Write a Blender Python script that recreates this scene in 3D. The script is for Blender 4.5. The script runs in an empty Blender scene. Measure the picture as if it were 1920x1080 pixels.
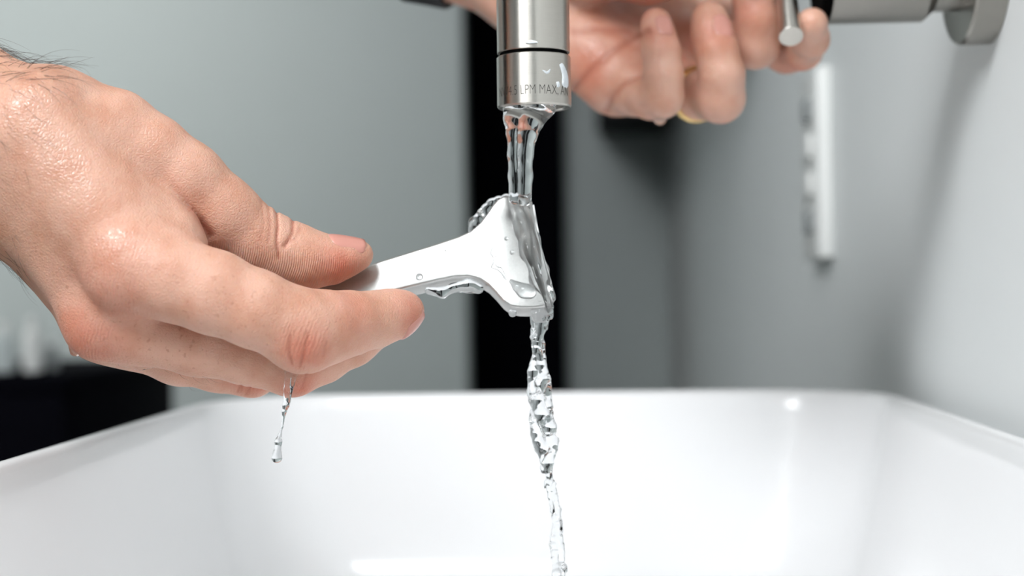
import bpy, bmesh, math, random
import numpy as np
from mathutils import Vector, Matrix

random.seed(7)
rng = np.random.default_rng(7)
scene = bpy.context.scene
COL = scene.collection
MM = 0.001

# ------------------------------------------------------------------ camera
F = 2667.0                                    # 50 mm lens on a 36 mm sensor, 1920 px wide
cam_data = bpy.data.cameras.new('camera')
cam_data.sensor_width = 36.0
cam_data.lens = 50.0
cam_data.clip_start = 0.01
cam_data.clip_end = 50.0
cam_data.dof.use_dof = True
cam_data.dof.focus_distance = 0.462
cam_data.dof.aperture_fstop = 6.2
cam = bpy.data.objects.new('camera', cam_data)
COL.objects.link(cam)
YAW = math.atan((1095 - 960) / F)             # aims a little left of the wall's direction
PITCH = math.atan((547 - 540) / F)            # and slightly up
ROLL = math.radians(-0.9)
CR = (Matrix.Rotation(YAW, 3, 'Z') @ Matrix.Rotation(math.pi / 2 + PITCH, 3, 'X') @ Matrix.Rotation(ROLL, 3, 'Z'))
cam.matrix_world = CR.to_4x4()
scene.camera = cam
CRN = np.array(CR)


def P(px, py, Y):
    """world point (mm) seen at photo pixel (px, py) at the depth Y along the wall"""
    r = CRN @ np.array([(px - 960) / F, -(py - 540) / F, -1.0])
    return r * (Y / r[1])


# ------------------------------------------------------------------ light
world = bpy.data.worlds.new('world')
scene.world = world
world.use_nodes = True
world.node_tree.nodes['Background'].inputs[0].default_value = (0.75, 0.82, 0.9, 1)
world.node_tree.nodes['Background'].inputs[1].default_value = 0.10
scene.view_settings.view_transform = 'Standard'
scene.view_settings.look = 'None'
scene.view_settings.gamma = 1.0
scene.view_settings.use_curve_mapping = False
scene.view_settings.exposure = 0.0


def area(name, loc, target, sx, sy, power, color):
    d = bpy.data.lights.new(name, 'AREA')
    d.shape = 'RECTANGLE'
    d.size, d.size_y = sx, sy
    d.energy = power
    d.color = color
    o = bpy.data.objects.new(name, d)
    COL.objects.link(o)
    o.location = loc
    o.rotation_euler = (Vector(target) - Vector(loc)).to_track_quat('-Z', 'Y').to_euler()
    return o


area('window_light', (-0.60, -0.72, 1.04), (-0.1, 0.5, 0.0), 0.9, 0.66, 41, (0.97, 0.98, 1.0))
dl = area('partition_fill_light', (-1.05, 1.30, 1.43), (-1.05, 2.30, 0.10), 0.7, 0.4, 3.7, (1.0, 0.98, 0.95))  # added out-of-view fill that brightens the partition wall
dl.data.spread = math.radians(80)  # narrowed so the fill misses the right wall

# ------------------------------------------------------------------ helpers


def tag(o, label=None, cat=None, group=None, kind=None):
    if label: o['label'] = label
    if cat: o['category'] = cat
    if group: o['group'] = group
    if kind: o['kind'] = kind
    return o


def link(name, me, mat=None, parent=None):
    o = bpy.data.objects.new(name, me)
    COL.objects.link(o)
    if mat is not None:
        me.materials.clear()
        me.materials.append(mat)
    if parent is not None:
        o.parent = parent
    return o


def mesh_np(name, V, faces, smooth=True):
    """V in mm -> mesh in metres; faces: (N,4) array or a list of tuples"""
    me = bpy.data.meshes.new(name)
    if isinstance(faces, np.ndarray):
        n, k = faces.shape
        me.vertices.add(len(V))
        me.vertices.foreach_set('co', (np.asarray(V, np.float32) * MM).ravel())
        me.loops.add(n * k)
        me.loops.foreach_set('vertex_index', faces.astype(np.int32).ravel())
        me.polygons.add(n)
        me.polygons.foreach_set('loop_start', np.arange(0, n * k, k, dtype=np.int32))
        me.update(calc_edges=True)
    else:
        me.from_pydata([tuple(np.asarray(v, float) * MM) for v in V], [], faces)
        me.update()
    if smooth:
        me.polygons.foreach_set('use_smooth', np.ones(len(me.polygons), bool))
    return me


def empty(name, loc_mm, parent=None):
    o = bpy.data.objects.new(name, None)
    o.empty_display_size = 0.01
    COL.objects.link(o)
    o.location = Vector(loc_mm) * MM
    if parent is not None:
        o.parent = parent
    return o


def child(o, parent):
    """parent without moving (parents here are unrotated Empties or things at rest)"""
    o.parent = parent
    o.matrix_parent_inverse = Matrix.Translation(-parent.location) if parent.parent is None else Matrix.Identity(4)
    return o


def frame_from(axis, hint=(0, 0, 1)):
    a = np.asarray(axis, float); a = a / np.linalg.norm(a)
    h = np.asarray(hint, float)
    if abs(a @ h) > 0.95:
        h = np.array([1.0, 0, 0])
    u = np.cross(h, a); u /= np.linalg.norm(u)
    v = np.cross(a, u)
    return a, u, v


def lathe(name, org, axis, prof, n=64, smooth=True, sharp=30):
    """revolve (t along axis, r) profile about the axis through org; mm"""
    a, u, v = frame_from(axis)
    org = np.asarray(org, float)
    V, Fc = [], []
    for t, r in prof:
        for i in range(n):
            w = 2 * math.pi * i / n
            V.append(org + a * t + (u * math.cos(w) + v * math.sin(w)) * max(r, 1e-3))
    for j in range(len(prof) - 1):
        for i in range(n):
            k = (i + 1) % n
            Fc.append((j * n + i, j * n + k, (j + 1) * n + k, (j + 1) * n + i))
    Fc.append(tuple(range(n - 1, -1, -1)))
    Fc.append(tuple((len(prof) - 1) * n + i for i in range(n)))
    me = mesh_np(name, V, Fc, smooth)
    if sharp:
        me.set_sharp_from_angle(angle=math.radians(sharp))
    return me


def box_me(name, lo, hi, bevel=0.0, seg=2):
    bm = bmesh.new()
    bmesh.ops.create_cube(bm, size=1.0)
    lo = np.asarray(lo, float); hi = np.asarray(hi, float)
    for vt in bm.verts:
        c = (np.array(vt.co) + 0.5) * (hi - lo) + lo
        vt.co = Vector(c) * MM
    if bevel:
        bmesh.ops.bevel(bm, geom=bm.edges[:], offset=bevel * MM, segments=seg, profile=0.5, affect='EDGES')
    bmesh.ops.recalc_face_normals(bm, faces=bm.faces)
    me = bpy.data.meshes.new(name)
    bm.to_mesh(me); bm.free()
    if bevel:
        me.polygons.foreach_set('use_smooth', np.ones(len(me.polygons), bool))
        me.set_sharp_from_angle(angle=math.radians(40))
    return me


def sweep(name, pts, radii, n=20, cap=True):
    pts = np.asarray(pts, float)
    V, Fc = [], []
    T = np.gradient(pts, axis=0)
    T /= np.linalg.norm(T, axis=1)[:, None]
    a, u, v = frame_from(T[0])
    for i, p in enumerate(pts):
        u = u - T[i] * (u @ T[i]); u /= np.linalg.norm(u)
        v = np.cross(T[i], u)
        r = radii[i] if hasattr(radii, '__len__') else radii
        for k in range(n):
            w = 2 * math.pi * k / n
            V.append(p + (u * math.cos(w) + v * math.sin(w)) * r)
    for j in range(len(pts) - 1):
        for k in range(n):
            k2 = (k + 1) % n
            Fc.append((j * n + k, j * n + k2, (j + 1) * n + k2, (j + 1) * n + k))
    if cap:
        Fc.append(tuple(range(n - 1, -1, -1)))
        Fc.append(tuple((len(pts) - 1) * n + i for i in range(n)))
    return mesh_np(name, V, Fc)


def catmull(pts, m):
    pts = np.asarray(pts, float)
    ext = np.vstack([2 * pts[0] - pts[1], pts, 2 * pts[-1] - pts[-2]])
    out = []
    for i in range(1, len(ext) - 2):
        p0, p1, p2, p3 = ext[i - 1], ext[i], ext[i + 1], ext[i + 2]
        for t in np.linspace(0, 1, m, endpoint=False):
            out.append(0.5 * ((2 * p1) + (p2 - p0) * t + (2 * p0 - 5 * p1 + 4 * p2 - p3) * t * t
                              + (-p0 + 3 * p1 - 3 * p2 + p3) * t ** 3))
    out.append(ext[-2])
    return np.array(out)


# ---- distance-field modelling (bodies and water grown as one continuous surface)
def cone(Q, a, b, ra, rb, flat=None):
    a = np.asarray(a, np.float32); b = np.asarray(b, np.float32)
    ab = b - a
    L2 = max(float(ab @ ab), 1e-9)
    q = Q - a
    t = np.clip((q @ ab) / L2, 0, 1)
    q = q - t[:, None] * ab
    if flat is not None:
        nvec = np.asarray(flat[0], np.float32); nvec = nvec / np.linalg.norm(nvec)
        q = q + nvec * ((q @ nvec) * (1.0 / flat[1] - 1.0))[:, None]
    return np.sqrt(np.einsum('ij,ij->i', q, q)) - (ra + (rb - ra) * t)


def smin(a, b, k):
    h = np.clip(0.5 + 0.5 * (b - a) / k, 0, 1)
    return b + (a - b) * h - k * h * (1 - h)


def chain(Q, pts, k=2.5):
    """pts: list of (xyz, r)"""
    d = None
    for (a, ra), (b, rb) in zip(pts[:-1], pts[1:]):
        c = cone(Q, a, b, ra, rb)
        d = c if d is None else smin(d, c, k)
    return d


def grow(name, sdf, lo, hi, h, block=8):
    """surface nets of sdf over the box lo..hi (mm), cell h; evaluated only near the surface"""
    lo = np.asarray(lo, float); hi = np.asarray(hi, float)
    nb = np.ceil((hi - lo) / (h * block)).astype(int)
    N = nb * block
    cs = [lo[i] + (np.arange(nb[i]) + 0.5) * h * block for i in range(3)]
    G = np.stack(np.meshgrid(*cs, indexing='ij'), -1).reshape(-1, 3).astype(np.float32)
    dc = sdf(G).reshape(nb)
    vol = np.repeat(np.repeat(np.repeat(np.where(dc < 0, -9, 9).astype(np.float32), block, 0), block, 1), block, 2)
    act = np.argwhere(np.abs(dc) < h * block * 1.35)
    off = np.stack(np.meshgrid(*[np.arange(block)] * 3, indexing='ij'), -1).reshape(-1, 3)
    for s in range(0, len(act), 400):
        idx = (act[s:s + 400, None, :] * block + off[None]).reshape(-1, 3)
        Q = (lo + (idx + 0.5) * h).astype(np.float32)
        vol[idx[:, 0], idx[:, 1], idx[:, 2]] = sdf(Q)
    ins = vol < 0
    cnt = np.zeros(tuple(N - 1), np.int8)
    cor = [(i, j, k) for i in (0, 1) for j in (0, 1) for k in (0, 1)]
    for i, j, k in cor:
        cnt += ins[i:N[0] - 1 + i, j:N[1] - 1 + j, k:N[2] - 1 + k]
    cells = np.argwhere((cnt > 0) & (cnt < 8))
    val = {c: vol[cells[:, 0] + c[0], cells[:, 1] + c[1], cells[:, 2] + c[2]] for c in cor}
    acc = np.zeros((len(cells), 3)); num = np.zeros(len(cells))
    for c in cor:
        for ax in range(3):
            if c[ax]:
                continue
            e = list(c); e[ax] = 1; e = tuple(e)
            v0, v1 = val[c], val[e]
            m = (v0 < 0) != (v1 < 0)
            t = np.where(m, v0 / np.where(m, v0 - v1, 1), 0)
            pt = np.tile(np.array(c, float), (len(cells), 1)); pt[:, ax] = t
            acc += pt * m[:, None]; num += m
    V = lo + (cells + acc / num[:, None] + 0.5) * h
    imap = np.full(tuple(N - 1), -1, np.int32)
    imap[cells[:, 0], cells[:, 1], cells[:, 2]] = np.arange(len(cells))
    quads = []
    for ax in range(3):
        b, c = (ax + 1) % 3, (ax + 2) % 3
        s0 = [slice(None)] * 3; s1 = [slice(None)] * 3
        s0[ax] = slice(0, -1); s1[ax] = slice(1, None)
        A, B = ins[tuple(s0)], ins[tuple(s1)]
        e = np.argwhere(A != B)
        flip = A[e[:, 0], e[:, 1], e[:, 2]]
        ok = (e[:, b] > 0) & (e[:, c] > 0) & (e[:, b] < N[b] - 1) & (e[:, c] < N[c] - 1)
        e, flip = e[ok], flip[ok]
        qs = []
        for db, dc_ in ((-1, -1), (0, -1), (0, 0), (-1, 0)):
            f = e.copy(); f[:, b] += db; f[:, c] += dc_
            qs.append(imap[f[:, 0], f[:, 1], f[:, 2]])
        q = np.stack(qs, 1)
        q[~flip] = q[~flip][:, ::-1]
        quads.append(q)
    quads = np.vstack(quads)
    quads = quads[(quads >= 0).all(1)]
    return mesh_np(name, V, quads), V


def attr(me, name, vals):
    a = me.attributes.new(name, 'FLOAT', 'POINT')
    a.data.foreach_set('value', np.asarray(vals, np.float32))


# ------------------------------------------------------------------ materials
def new_mat(name):
    m = bpy.data.materials.new(name)
    m.use_nodes = True
    nt = m.node_tree
    return m, nt, nt.nodes['Principled BSDF']


def nd(nt, kind, **kw):
    n = nt.nodes.new(kind)
    for k, v in kw.items():
        if hasattr(n, k):
            setattr(n, k, v)
        else:
            n.inputs[k].default_value = v
    return n


def srgb(r, g, b):
    f = lambda c: c / 12.92 if c <= 0.04045 else ((c + 0.055) / 1.055) ** 2.4
    return (f(r / 255), f(g / 255), f(b / 255), 1)


def noise_bump(nt, bsdf, scale, strength, dist=0.001, detail=4, vec_scale=None):
    tc = nd(nt, 'ShaderNodeTexCoord')
    src = tc.outputs['Object']
    if vec_scale:
        mp = nd(nt, 'ShaderNodeMapping'); mp.inputs['Scale'].default_value = vec_scale
        nt.links.new(src, mp.inputs[0]); src = mp.outputs[0]
    ns = nd(nt, 'ShaderNodeTexNoise'); ns.inputs['Scale'].default_value = scale; ns.inputs['Detail'].default_value = detail
    nt.links.new(src, ns.inputs['Vector'])
    bp = nd(nt, 'ShaderNodeBump'); bp.inputs['Strength'].default_value = strength; bp.inputs['Distance'].default_value = dist
    nt.links.new(ns.outputs[0], bp.inputs['Height'])
    nt.links.new(bp.outputs[0], bsdf.inputs['Normal'])
    return ns


def plain(name, col, rough=0.5, metal=0.0, var=0.06, scale=30, bump=0.05, coat=0.0, vec_scale=None):
    m, nt, b = new_mat(name)
    b.inputs['Roughness'].default_value = rough
    b.inputs['Metallic'].default_value = metal
    b.inputs['Coat Weight'].default_value = coat
    ns = noise_bump(nt, b, scale, bump, vec_scale=vec_scale)
    mx = nd(nt, 'ShaderNodeMix', data_type='RGBA')
    c = np.array(col[:3])
    mx.inputs[6].default_value = (*np.clip(c * (1 - var), 0, 1), 1)
    mx.inputs[7].default_value = (*np.clip(c * (1 + var), 0, 1), 1)
    nt.links.new(ns.outputs[0], mx.inputs[0])
    nt.links.new(mx.outputs[2], b.inputs['Base Color'])
    return m


M = {}
M['wall'] = plain('painted_wall', srgb(236, 240, 240), 0.5, var=0.03, scale=6, bump=0.05)
M['wall_grey'] = plain('grey_painted_wall', srgb(190, 199, 198), 0.6, var=0.03, scale=4, bump=0.05)
M['floor'] = plain('floor_tile', srgb(120, 122, 122), 0.35, scale=8)
M['ceil'] = plain('ceiling_paint', srgb(225, 225, 222), 0.8)
M['ceramic'] = plain('white_ceramic', srgb(246, 247, 248), 0.17, var=0.004, scale=3, bump=0.0)
M['black'] = plain('black_laminate', (0.004, 0.004, 0.006, 1), 0.6, var=0.2)
M['black_matte'] = plain('black_matt_panel', (0.0015, 0.0015, 0.004, 1), 0.9, var=0.2)
M['rubber'] = plain('black_rubber', (0.006, 0.006, 0.008, 1), 0.6, scale=300, bump=0.2)
M['counter'] = plain('grey_counter', srgb(150, 148, 144), 0.3, scale=20)
M['white_plastic'] = plain('white_plastic', srgb(240, 242, 240), 0.35, var=0.01)
M['grey_plastic'] = plain('grey_plastic', srgb(150, 155, 156), 0.4)
M['pale_plastic'] = plain('pale_plastic', srgb(205, 214, 214), 0.35)
M['gold'] = plain('gold', (0.86, 0.60, 0.26, 1), 0.22, metal=1.0, scale=400, bump=0.05)
M['paste'] = plain('white_paste', srgb(228, 234, 238), 0.35, var=0.05, scale=900, bump=0.4)
M['dark_gap'] = plain('dark_gasket', (0.002, 0.002, 0.002, 1), 0.9)
for k_ in ('black', 'black_matte', 'dark_gap'):
    M[k_].node_tree.nodes['Principled BSDF'].inputs['Specular IOR Level'].default_value = 0.08
M['lettering'] = plain('etched_lettering', (0.10, 0.095, 0.085, 1), 0.5, metal=0.7)


def brushed(name, col, rough, vec_scale, strength=0.12):
    m, nt, b = new_mat(name)
    b.inputs['Metallic'].default_value = 1.0
    tc = nd(nt, 'ShaderNodeTexCoord')
    mp = nd(nt, 'ShaderNodeMapping'); mp.inputs['Scale'].default_value = vec_scale
    nt.links.new(tc.outputs['Object'], mp.inputs[0])
    ns = nd(nt, 'ShaderNodeTexNoise'); ns.inputs['Scale'].default_value = 1.0; ns.inputs['Detail'].default_value = 5
    nt.links.new(mp.outputs[0], ns.inputs['Vector'])
    mr = nd(nt, 'ShaderNodeMapRange'); mr.inputs[3].default_value = rough * 0.8; mr.inputs[4].default_value = rough * 1.25
    nt.links.new(ns.outputs[0], mr.inputs[0]); nt.links.new(mr.outputs[0], b.inputs['Roughness'])
    mx = nd(nt, 'ShaderNodeMix', data_type='RGBA')
    mx.inputs[6].default_value = (*[c * 0.88 for c in col[:3]], 1); mx.inputs[7].default_value = (*[min(1, c * 1.08) for c in col[:3]], 1)
    nt.links.new(ns.outputs[0], mx.inputs[0]); nt.links.new(mx.outputs[2], b.inputs['Base Color'])
    bp = nd(nt, 'ShaderNodeBump'); bp.inputs['Strength'].default_value = strength; bp.inputs['Distance'].default_value = 0.0002
    nt.links.new(ns.outputs[0], bp.inputs['Height']); nt.links.new(bp.outputs[0], b.inputs['Normal'])
    return m


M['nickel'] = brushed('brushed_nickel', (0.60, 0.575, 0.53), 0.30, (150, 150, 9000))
_nt = M['nickel'].node_tree
_tg = nd(_nt, 'ShaderNodeTangent', direction_type='RADIAL', axis='Z')
_nt.links.new(_tg.outputs[0], _nt.nodes['Principled BSDF'].inputs['Tangent'])
_nt.nodes['Principled BSDF'].inputs['Anisotropic'].default_value = 0.9
_nt.nodes['Principled BSDF'].inputs['Anisotropic Rotation'].default_value = 0.25
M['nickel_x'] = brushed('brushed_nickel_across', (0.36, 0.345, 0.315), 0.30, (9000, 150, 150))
M['steel'] = brushed('satin_steel', (0.59, 0.59, 0.58), 0.34, (1500, 1500, 1500), 0.05)
M['mesh_dark'] = plain('aerator_insert', (0.12, 0.12, 0.11, 1), 0.4)


def water_mat():
    m, nt, b = new_mat('water')
    b.inputs['Base Color'].default_value = (0.97, 0.99, 1, 1)
    b.inputs['Roughness'].default_value = 0.0
    b.inputs['IOR'].default_value = 1.33
    b.inputs['Transmission Weight'].default_value = 1.0
    return m


M['water'] = water_mat()


def skin_mat(name, base, red, tan):
    m, nt, b = new_mat(name)
    L = nt.links.new
    tc = nd(nt, 'ShaderNodeTexCoord')
    obj = tc.outputs['Object']

    def noise(scale, detail=3, rough=0.5):
        n = nd(nt, 'ShaderNodeTexNoise')
        n.inputs['Scale'].default_value = scale; n.inputs['Detail'].default_value = detail; n.inputs['Roughness'].default_value = rough
        L(obj, n.inputs['Vector'])
        return n.outputs[0]

    def mix(f, a, c):
        x = nd(nt, 'ShaderNodeMix', data_type='RGBA')
        for s, v in ((0, f), (6, a), (7, c)):
            if hasattr(v, 'links'): L(v, x.inputs[s])
            else: x.inputs[s].default_value = v
        return x.outputs[2]

    def math_(op, a, c=0.0):
        x = nd(nt, 'ShaderNodeMath', operation=op)
        for s, v in ((0, a), (1, c)):
            if hasattr(v, 'links'): L(v, x.inputs[s])
            else: x.inputs[s].default_value = v
        return x.outputs[0]

    def ramp(v, lo, hi):
        x = nd(nt, 'ShaderNodeMapRange', interpolation_type='SMOOTHSTEP')
        L(v, x.inputs[0]); x.inputs[1].default_value = lo; x.inputs[2].default_value = hi
        return x.outputs[0]

    def att(n):
        x = nd(nt, 'ShaderNodeAttribute'); x.attribute_name = n
        return x.outputs['Fac']

    c = mix(ramp(noise(90, 4), 0.35, 0.7), base, (base[0] * 0.88, base[1] * 0.78, base[2] * 0.72, 1))
    c = mix(math_('MULTIPLY', att('red'), math_('ADD', 0.45, math_('MULTIPLY', noise(220, 4), 0.7))), c, red)
    c = mix(math_('MULTIPLY', att('tan'), math_('ADD', 0.35, math_('MULTIPLY', noise(120, 5), 0.9))), c, tan)
    frec = ramp(noise(620, 2), 0.60, 0.72)
    c = mix(math_('MULTIPLY', frec, math_('MULTIPLY', att('freckle'), 0.40)), c, (0.36, 0.13, 0.065, 1))
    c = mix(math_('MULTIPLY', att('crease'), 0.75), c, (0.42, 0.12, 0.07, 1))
    L(c, b.inputs['Base Color'])
    b.inputs['Subsurface Weight'].default_value = 0.45
    b.inputs['Subsurface Radius'].default_value = (1.0, 0.36, 0.2)
    b.inputs['Subsurface Scale'].default_value = 0.003
    b.inputs['IOR'].default_value = 1.4
    wet = ramp(noise(70, 4), 0.38, 0.56)
    r = nd(nt, 'ShaderNodeMapRange'); L(math_('MULTIPLY', wet, att('wet')), r.inputs[0])
    r.inputs[3].default_value = 0.46; r.inputs[4].default_value = 0.24
    L(r.outputs[0], b.inputs['Roughness'])
    L(math_('MULTIPLY', math_('MULTIPLY', wet, att('wet')), 0.9), b.inputs['Coat Weight'])
    b.inputs['Coat Roughness'].default_value = 0.13
    # relief: pores, cross-hatched fine lines, papillary ridges of the thumb pad
    vo = nd(nt, 'ShaderNodeTexVoronoi'); vo.feature = 'DISTANCE_TO_EDGE'; vo.inputs['Scale'].default_value = 900
    L(obj, vo.inputs['Vector'])
    h = math_('MULTIPLY', ramp(vo.outputs['Distance'], 0.0, 0.25), 0.35)
    h = math_('ADD', h, math_('MULTIPLY', noise(1500, 3), 0.5))
    h = math_('ADD', h, math_('MULTIPLY', noise(380, 3), 1.0))
    rid = math_('SINE', math_('MULTIPLY', math_('ADD', att('ridge_u'), math_('MULTIPLY', noise(140, 1), 1.2)), 2 * math.pi / 0.72))
    h = math_('ADD', h, math_('MULTIPLY', math_('MULTIPLY', rid, att('ridge_m')), 0.55))
    fold = math_('SINE', math_('MULTIPLY', math_('ADD', att('fold_u'), math_('MULTIPLY', noise(200, 2), 2.2)), 2 * math.pi / 1.15))
    h = math_('ADD', h, math_('MULTIPLY', math_('MULTIPLY', fold, att('fold_m')), 0.35))
    bp = nd(nt, 'ShaderNodeBump'); bp.inputs['Strength'].default_value = 0.75; bp.inputs['Distance'].default_value = 0.0003
    L(h, bp.inputs['Height']); L(bp.outputs[0], b.inputs['Normal'])
    L(bp.outputs[0], b.inputs['Coat Normal'])
    return m


M['skin'] = skin_mat('wet_skin', srgb(222, 176, 155), srgb(204, 120, 97), srgb(188, 128, 88))
M['nail'] = plain('fingernail', srgb(208, 146, 132), 0.25, var=0.04, scale=200, bump=0.02)
M['hair'] = plain('dark_arm_hair', srgb(66, 52, 44), 0.4)

# ------------------------------------------------------------------ the room
WX = 165.0          # the wall the tap is mounted on (mm to the right of the camera)


def struct(name, me, mat, label=None):
    o = link(name, me, mat)
    o['kind'] = 'structure'
    if label: o['label'] = label
    return o


RX0, RY0, RY1, FZ, CZ = -2300.0, -800.0, 2800.0, -950.0, 1500.0
struct('wall_right', box_me('wall_right', (WX, RY0, FZ), (WX + 100, RY1 + 100, CZ)), M['wall'])
struct('wall_back', box_me('wall_back', (RX0, RY1, FZ), (WX, RY1 + 100, CZ)), M['wall_grey'])
struct('wall_left', box_me('wall_left', (RX0 - 100, RY0, FZ), (RX0, RY1 + 100, CZ)), M['wall'])
struct('wall_behind', box_me('wall_behind', (RX0, RY0 - 100, FZ), (WX, RY0, CZ)), M['wall'])
struct('floor', box_me('floor', (RX0 - 100, RY0 - 100, FZ - 60), (WX + 100, RY1 + 100, FZ)), M['floor'])
struct('ceiling', box_me('ceiling', (RX0 - 100, RY0 - 100, CZ), (WX + 100, RY1 + 100, CZ + 60)), M['ceil'])
# partition whose end stands left of the dark opening
pe = P(871, 400, 2300)
struct('wall_partition', box_me('wall_partition', (RX0, 2300, FZ), (pe[0], 2380, CZ), 3), M['wall_grey'])

# tall black panel in the gap between the partition and the back wall
x0 = P(850, 400, 2740)[0]; x1 = P(1058, 400, 2740)[0]
tp = empty('tall_panel', ((x0 + x1) / 2, 2760, FZ))
tag(tp, 'tall narrow black upright panel against the grey wall behind the tap', 'panel')
child(link('leaf', box_me('leaf', (x0 - 60, 2740, FZ), (x1 - 12, 2795, CZ - 20), 2), M['black_matte']), tp)
child(link('edge_strip', box_me('edge_strip', (x1 - 12, 2736, FZ), (x1, 2795, CZ - 20), 2), M['black_matte']), tp)

# dark wall cabinet beyond the tap
cz = P(1180, 250, 2780)[2]
cx = P(1119, 240, 1900)[0]
wc = empty('wall_cabinet', (WX, 1900, cz))
tag(wc, 'black wall-hung cabinet high on the white wall beyond the tap', 'cabinet')
cab_lo, cab_hi = (P(1119, 240, 2780)[0], 1120, cz), (WX - 1, 2780, cz + 620)
child(link('carcass', box_me('carcass', (cab_lo[0] + 18, cab_lo[1], cab_lo[2]), cab_hi, 2), M['black']), wc)
for a, b in ((1120, 1672), (1676, 2226), (2230, 2780)):
    child(link('door', box_me('door', (cab_lo[0], a, cz + 2), (cab_lo[0] + 17, b, cz + 618), 1.5), M['black']), wc)

# low black unit with pale bottles at the far left
ux = P(124, 760, 1500)[0]; uz = P(60, 703, 1500)[2]
un = empty('low_cabinet', (ux - 230, 1700, FZ))
tag(un, 'low black cabinet under pale bottles beside the grey wall', 'cabinet')
child(link('carcass', box_me('carcass', (ux - 460, 1518, FZ), (ux, 1900, uz - 18), 2), M['black_matte']), un)
child(link('top_board', box_me('top_board', (ux - 462, 1498, uz - 18), (ux + 2, 1902, uz), 2), M['black_matte']), un)
child(link('door', box_me('door', (ux - 458, 1500, FZ + 40), (ux - 2, 1517, uz - 20), 2), M['black_matte']), un)


def bottle(px, Y, h, r, mat, label, squeeze):
    b = P(px, 700, Y)
    base = np.array([b[0], Y, uz + 0.3])
    e = empty('bottle', base)
    tag(e, label, 'bottle', 'bottles on the low black cabinet')
    child(link('body', lathe('body', base, (0, 0, 1), [(0, r * 0.9), (1.5, r), (h * 0.68, r * squeeze), (h * 0.76, r * 0.55), (h * 0.8, r * 0.4)], 32), mat), e)
    child(link('cap', lathe('cap', base, (0, 0, 1), [(h * 0.8, r * 0.52), (h * 0.99, r * 0.5), (h, r * 0.42)], 32), M['white_plastic']), e)


bottle(8, 1560, 56, 13, M['pale_plastic'], 'pale round-shouldered bottle at the end of the row on the black cabinet', 1.0)
bottle(62, 1560, 62, 11, M['white_plastic'], 'white slim bottle in the middle of the row on the black cabinet', 0.9)
bottle(98, 1590, 36, 8, M['grey_plastic'], 'small grey bottle nearest the edge of the black cabinet', 0.8)

# switch plate on the wall
sy0 = 945.0
a = P(1556, 122, sy0); b = P(1556, 484, sy0)
sw = empty('switch_plate', (WX, sy0 + 33, (a[2] + b[2]) / 2))
tag(sw, 'white rectangular switch plate fixed to the wall below the tap body', 'switch')
ztop, zbot = a[2], b[2]
child(link('plate', box_me('plate', (WX - 10, sy0, zbot), (WX - 0.2, sy0 + 66, ztop), 2.0, 3), M['white_plastic']), sw)
for i in range(4):
    zc = ztop - (ztop - zbot) * (0.2 + 0.2 * i)
    child(link('rocker', box_me('rocker', (WX - 13, sy0 + 22, zc - 7.5), (WX - 9.6, sy0 + 46, zc + 7.5), 1.2),
               M['grey_plastic'] if i in (0, 3) else M['white_plastic']), sw)

# ------------------------------------------------------------------ frame around the added partition fill light; window frame of the key light
lp = empty('fill_light_frame', (-1050, 1300, CZ))
tag(lp, 'white frame around an added fill light on the ceiling', 'lamp')
for lo, hi in (((-1426, 1060, CZ - 60), (-1410, 1540, CZ - 1)), ((-690, 1060, CZ - 60), (-674, 1540, CZ - 1)),
               ((-1410, 1060, CZ - 60), (-690, 1076, CZ - 1)), ((-1410, 1524, CZ - 60), (-690, 1540, CZ - 1))):
    child(link('frame_bar', box_me('frame_bar', lo, hi, 2), M['white_plastic']), lp)
wz0, wz1, wx0, wx1 = 700, 1390, -1060, -140
wo = empty('window_1', (-550, RY0, 600))
wo['kind'] = 'structure'; wo['label'] = 'high white framed window in the wall behind'
for lo, hi in (((wx0 - 40, RY0 + 1, wz0 - 40), (wx0, RY0 + 110, wz1 + 40)), ((wx1, RY0 + 1, wz0 - 40), (wx1 + 40, RY0 + 110, wz1 + 40)),
               ((wx0, RY0 + 1, wz0 - 40), (wx1, RY0 + 110, wz0)), ((wx0, RY0 + 1, wz1), (wx1, RY0 + 110, wz1 + 40))):
    child(link('window_frame', box_me('window_frame', lo, hi, 2), M['white_plastic']), wo)

# ------------------------------------------------------------------ basin and counter
RIMZ = -54.0
BX0, BX1, BY0, BY1 = -199.0, 156.0, 190.0, 768.0


def rr_loop(x0, x1, y0, y1, r, n=16):
    out = []
    for cx_, cy_, a0 in ((x1 - r, y1 - r, 0), (x0 + r, y1 - r, 90), (x0 + r, y0 + r, 180), (x1 - r, y0 + r, 270)):
        for i in range(n + 1):
            w = math.radians(a0 + 90 * i / n)
            out.append((cx_ + r * math.cos(w), cy_ + r * math.sin(w)))
    return out


def build_basin():
    H = 128.0
    prof = [(46, -H), (44, -H + 1), (34, -H + 8), (12, -70), (3, -22), (0, -6), (0.3, -3), (1.4, -1), (3.2, 0), (5.6, -0.2), (7.4, -1.4), (8.6, -3.6),
            (10, -10), (13, -26), (20, -58), (27, -84), (36, -102), (52, -112), (80, -116), (130, -118)]
    V, Fc = [], []
    cnt = None
    for off, z in prof:
        r = max(62 - off * 0.35, 8)
        lp_ = rr_loop(BX0 + off, BX1 - off, BY0 + off, BY1 - off, r)
        cnt = len(lp_)
        V += [(x, y, RIMZ + z) for x, y in lp_]
    for j in range(len(prof) - 1):
        for i in range(cnt):
            k = (i + 1) % cnt
            Fc.append((j * cnt + i, j * cnt + k, (j + 1) * cnt + k, (j + 1) * cnt + i))
    Fc.append(tuple(range(cnt - 1, -1, -1)))
    Fc.append(tuple((len(prof) - 1) * cnt + i for i in range(cnt)))
    me = mesh_np('bowl', V, Fc)
    return me


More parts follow.
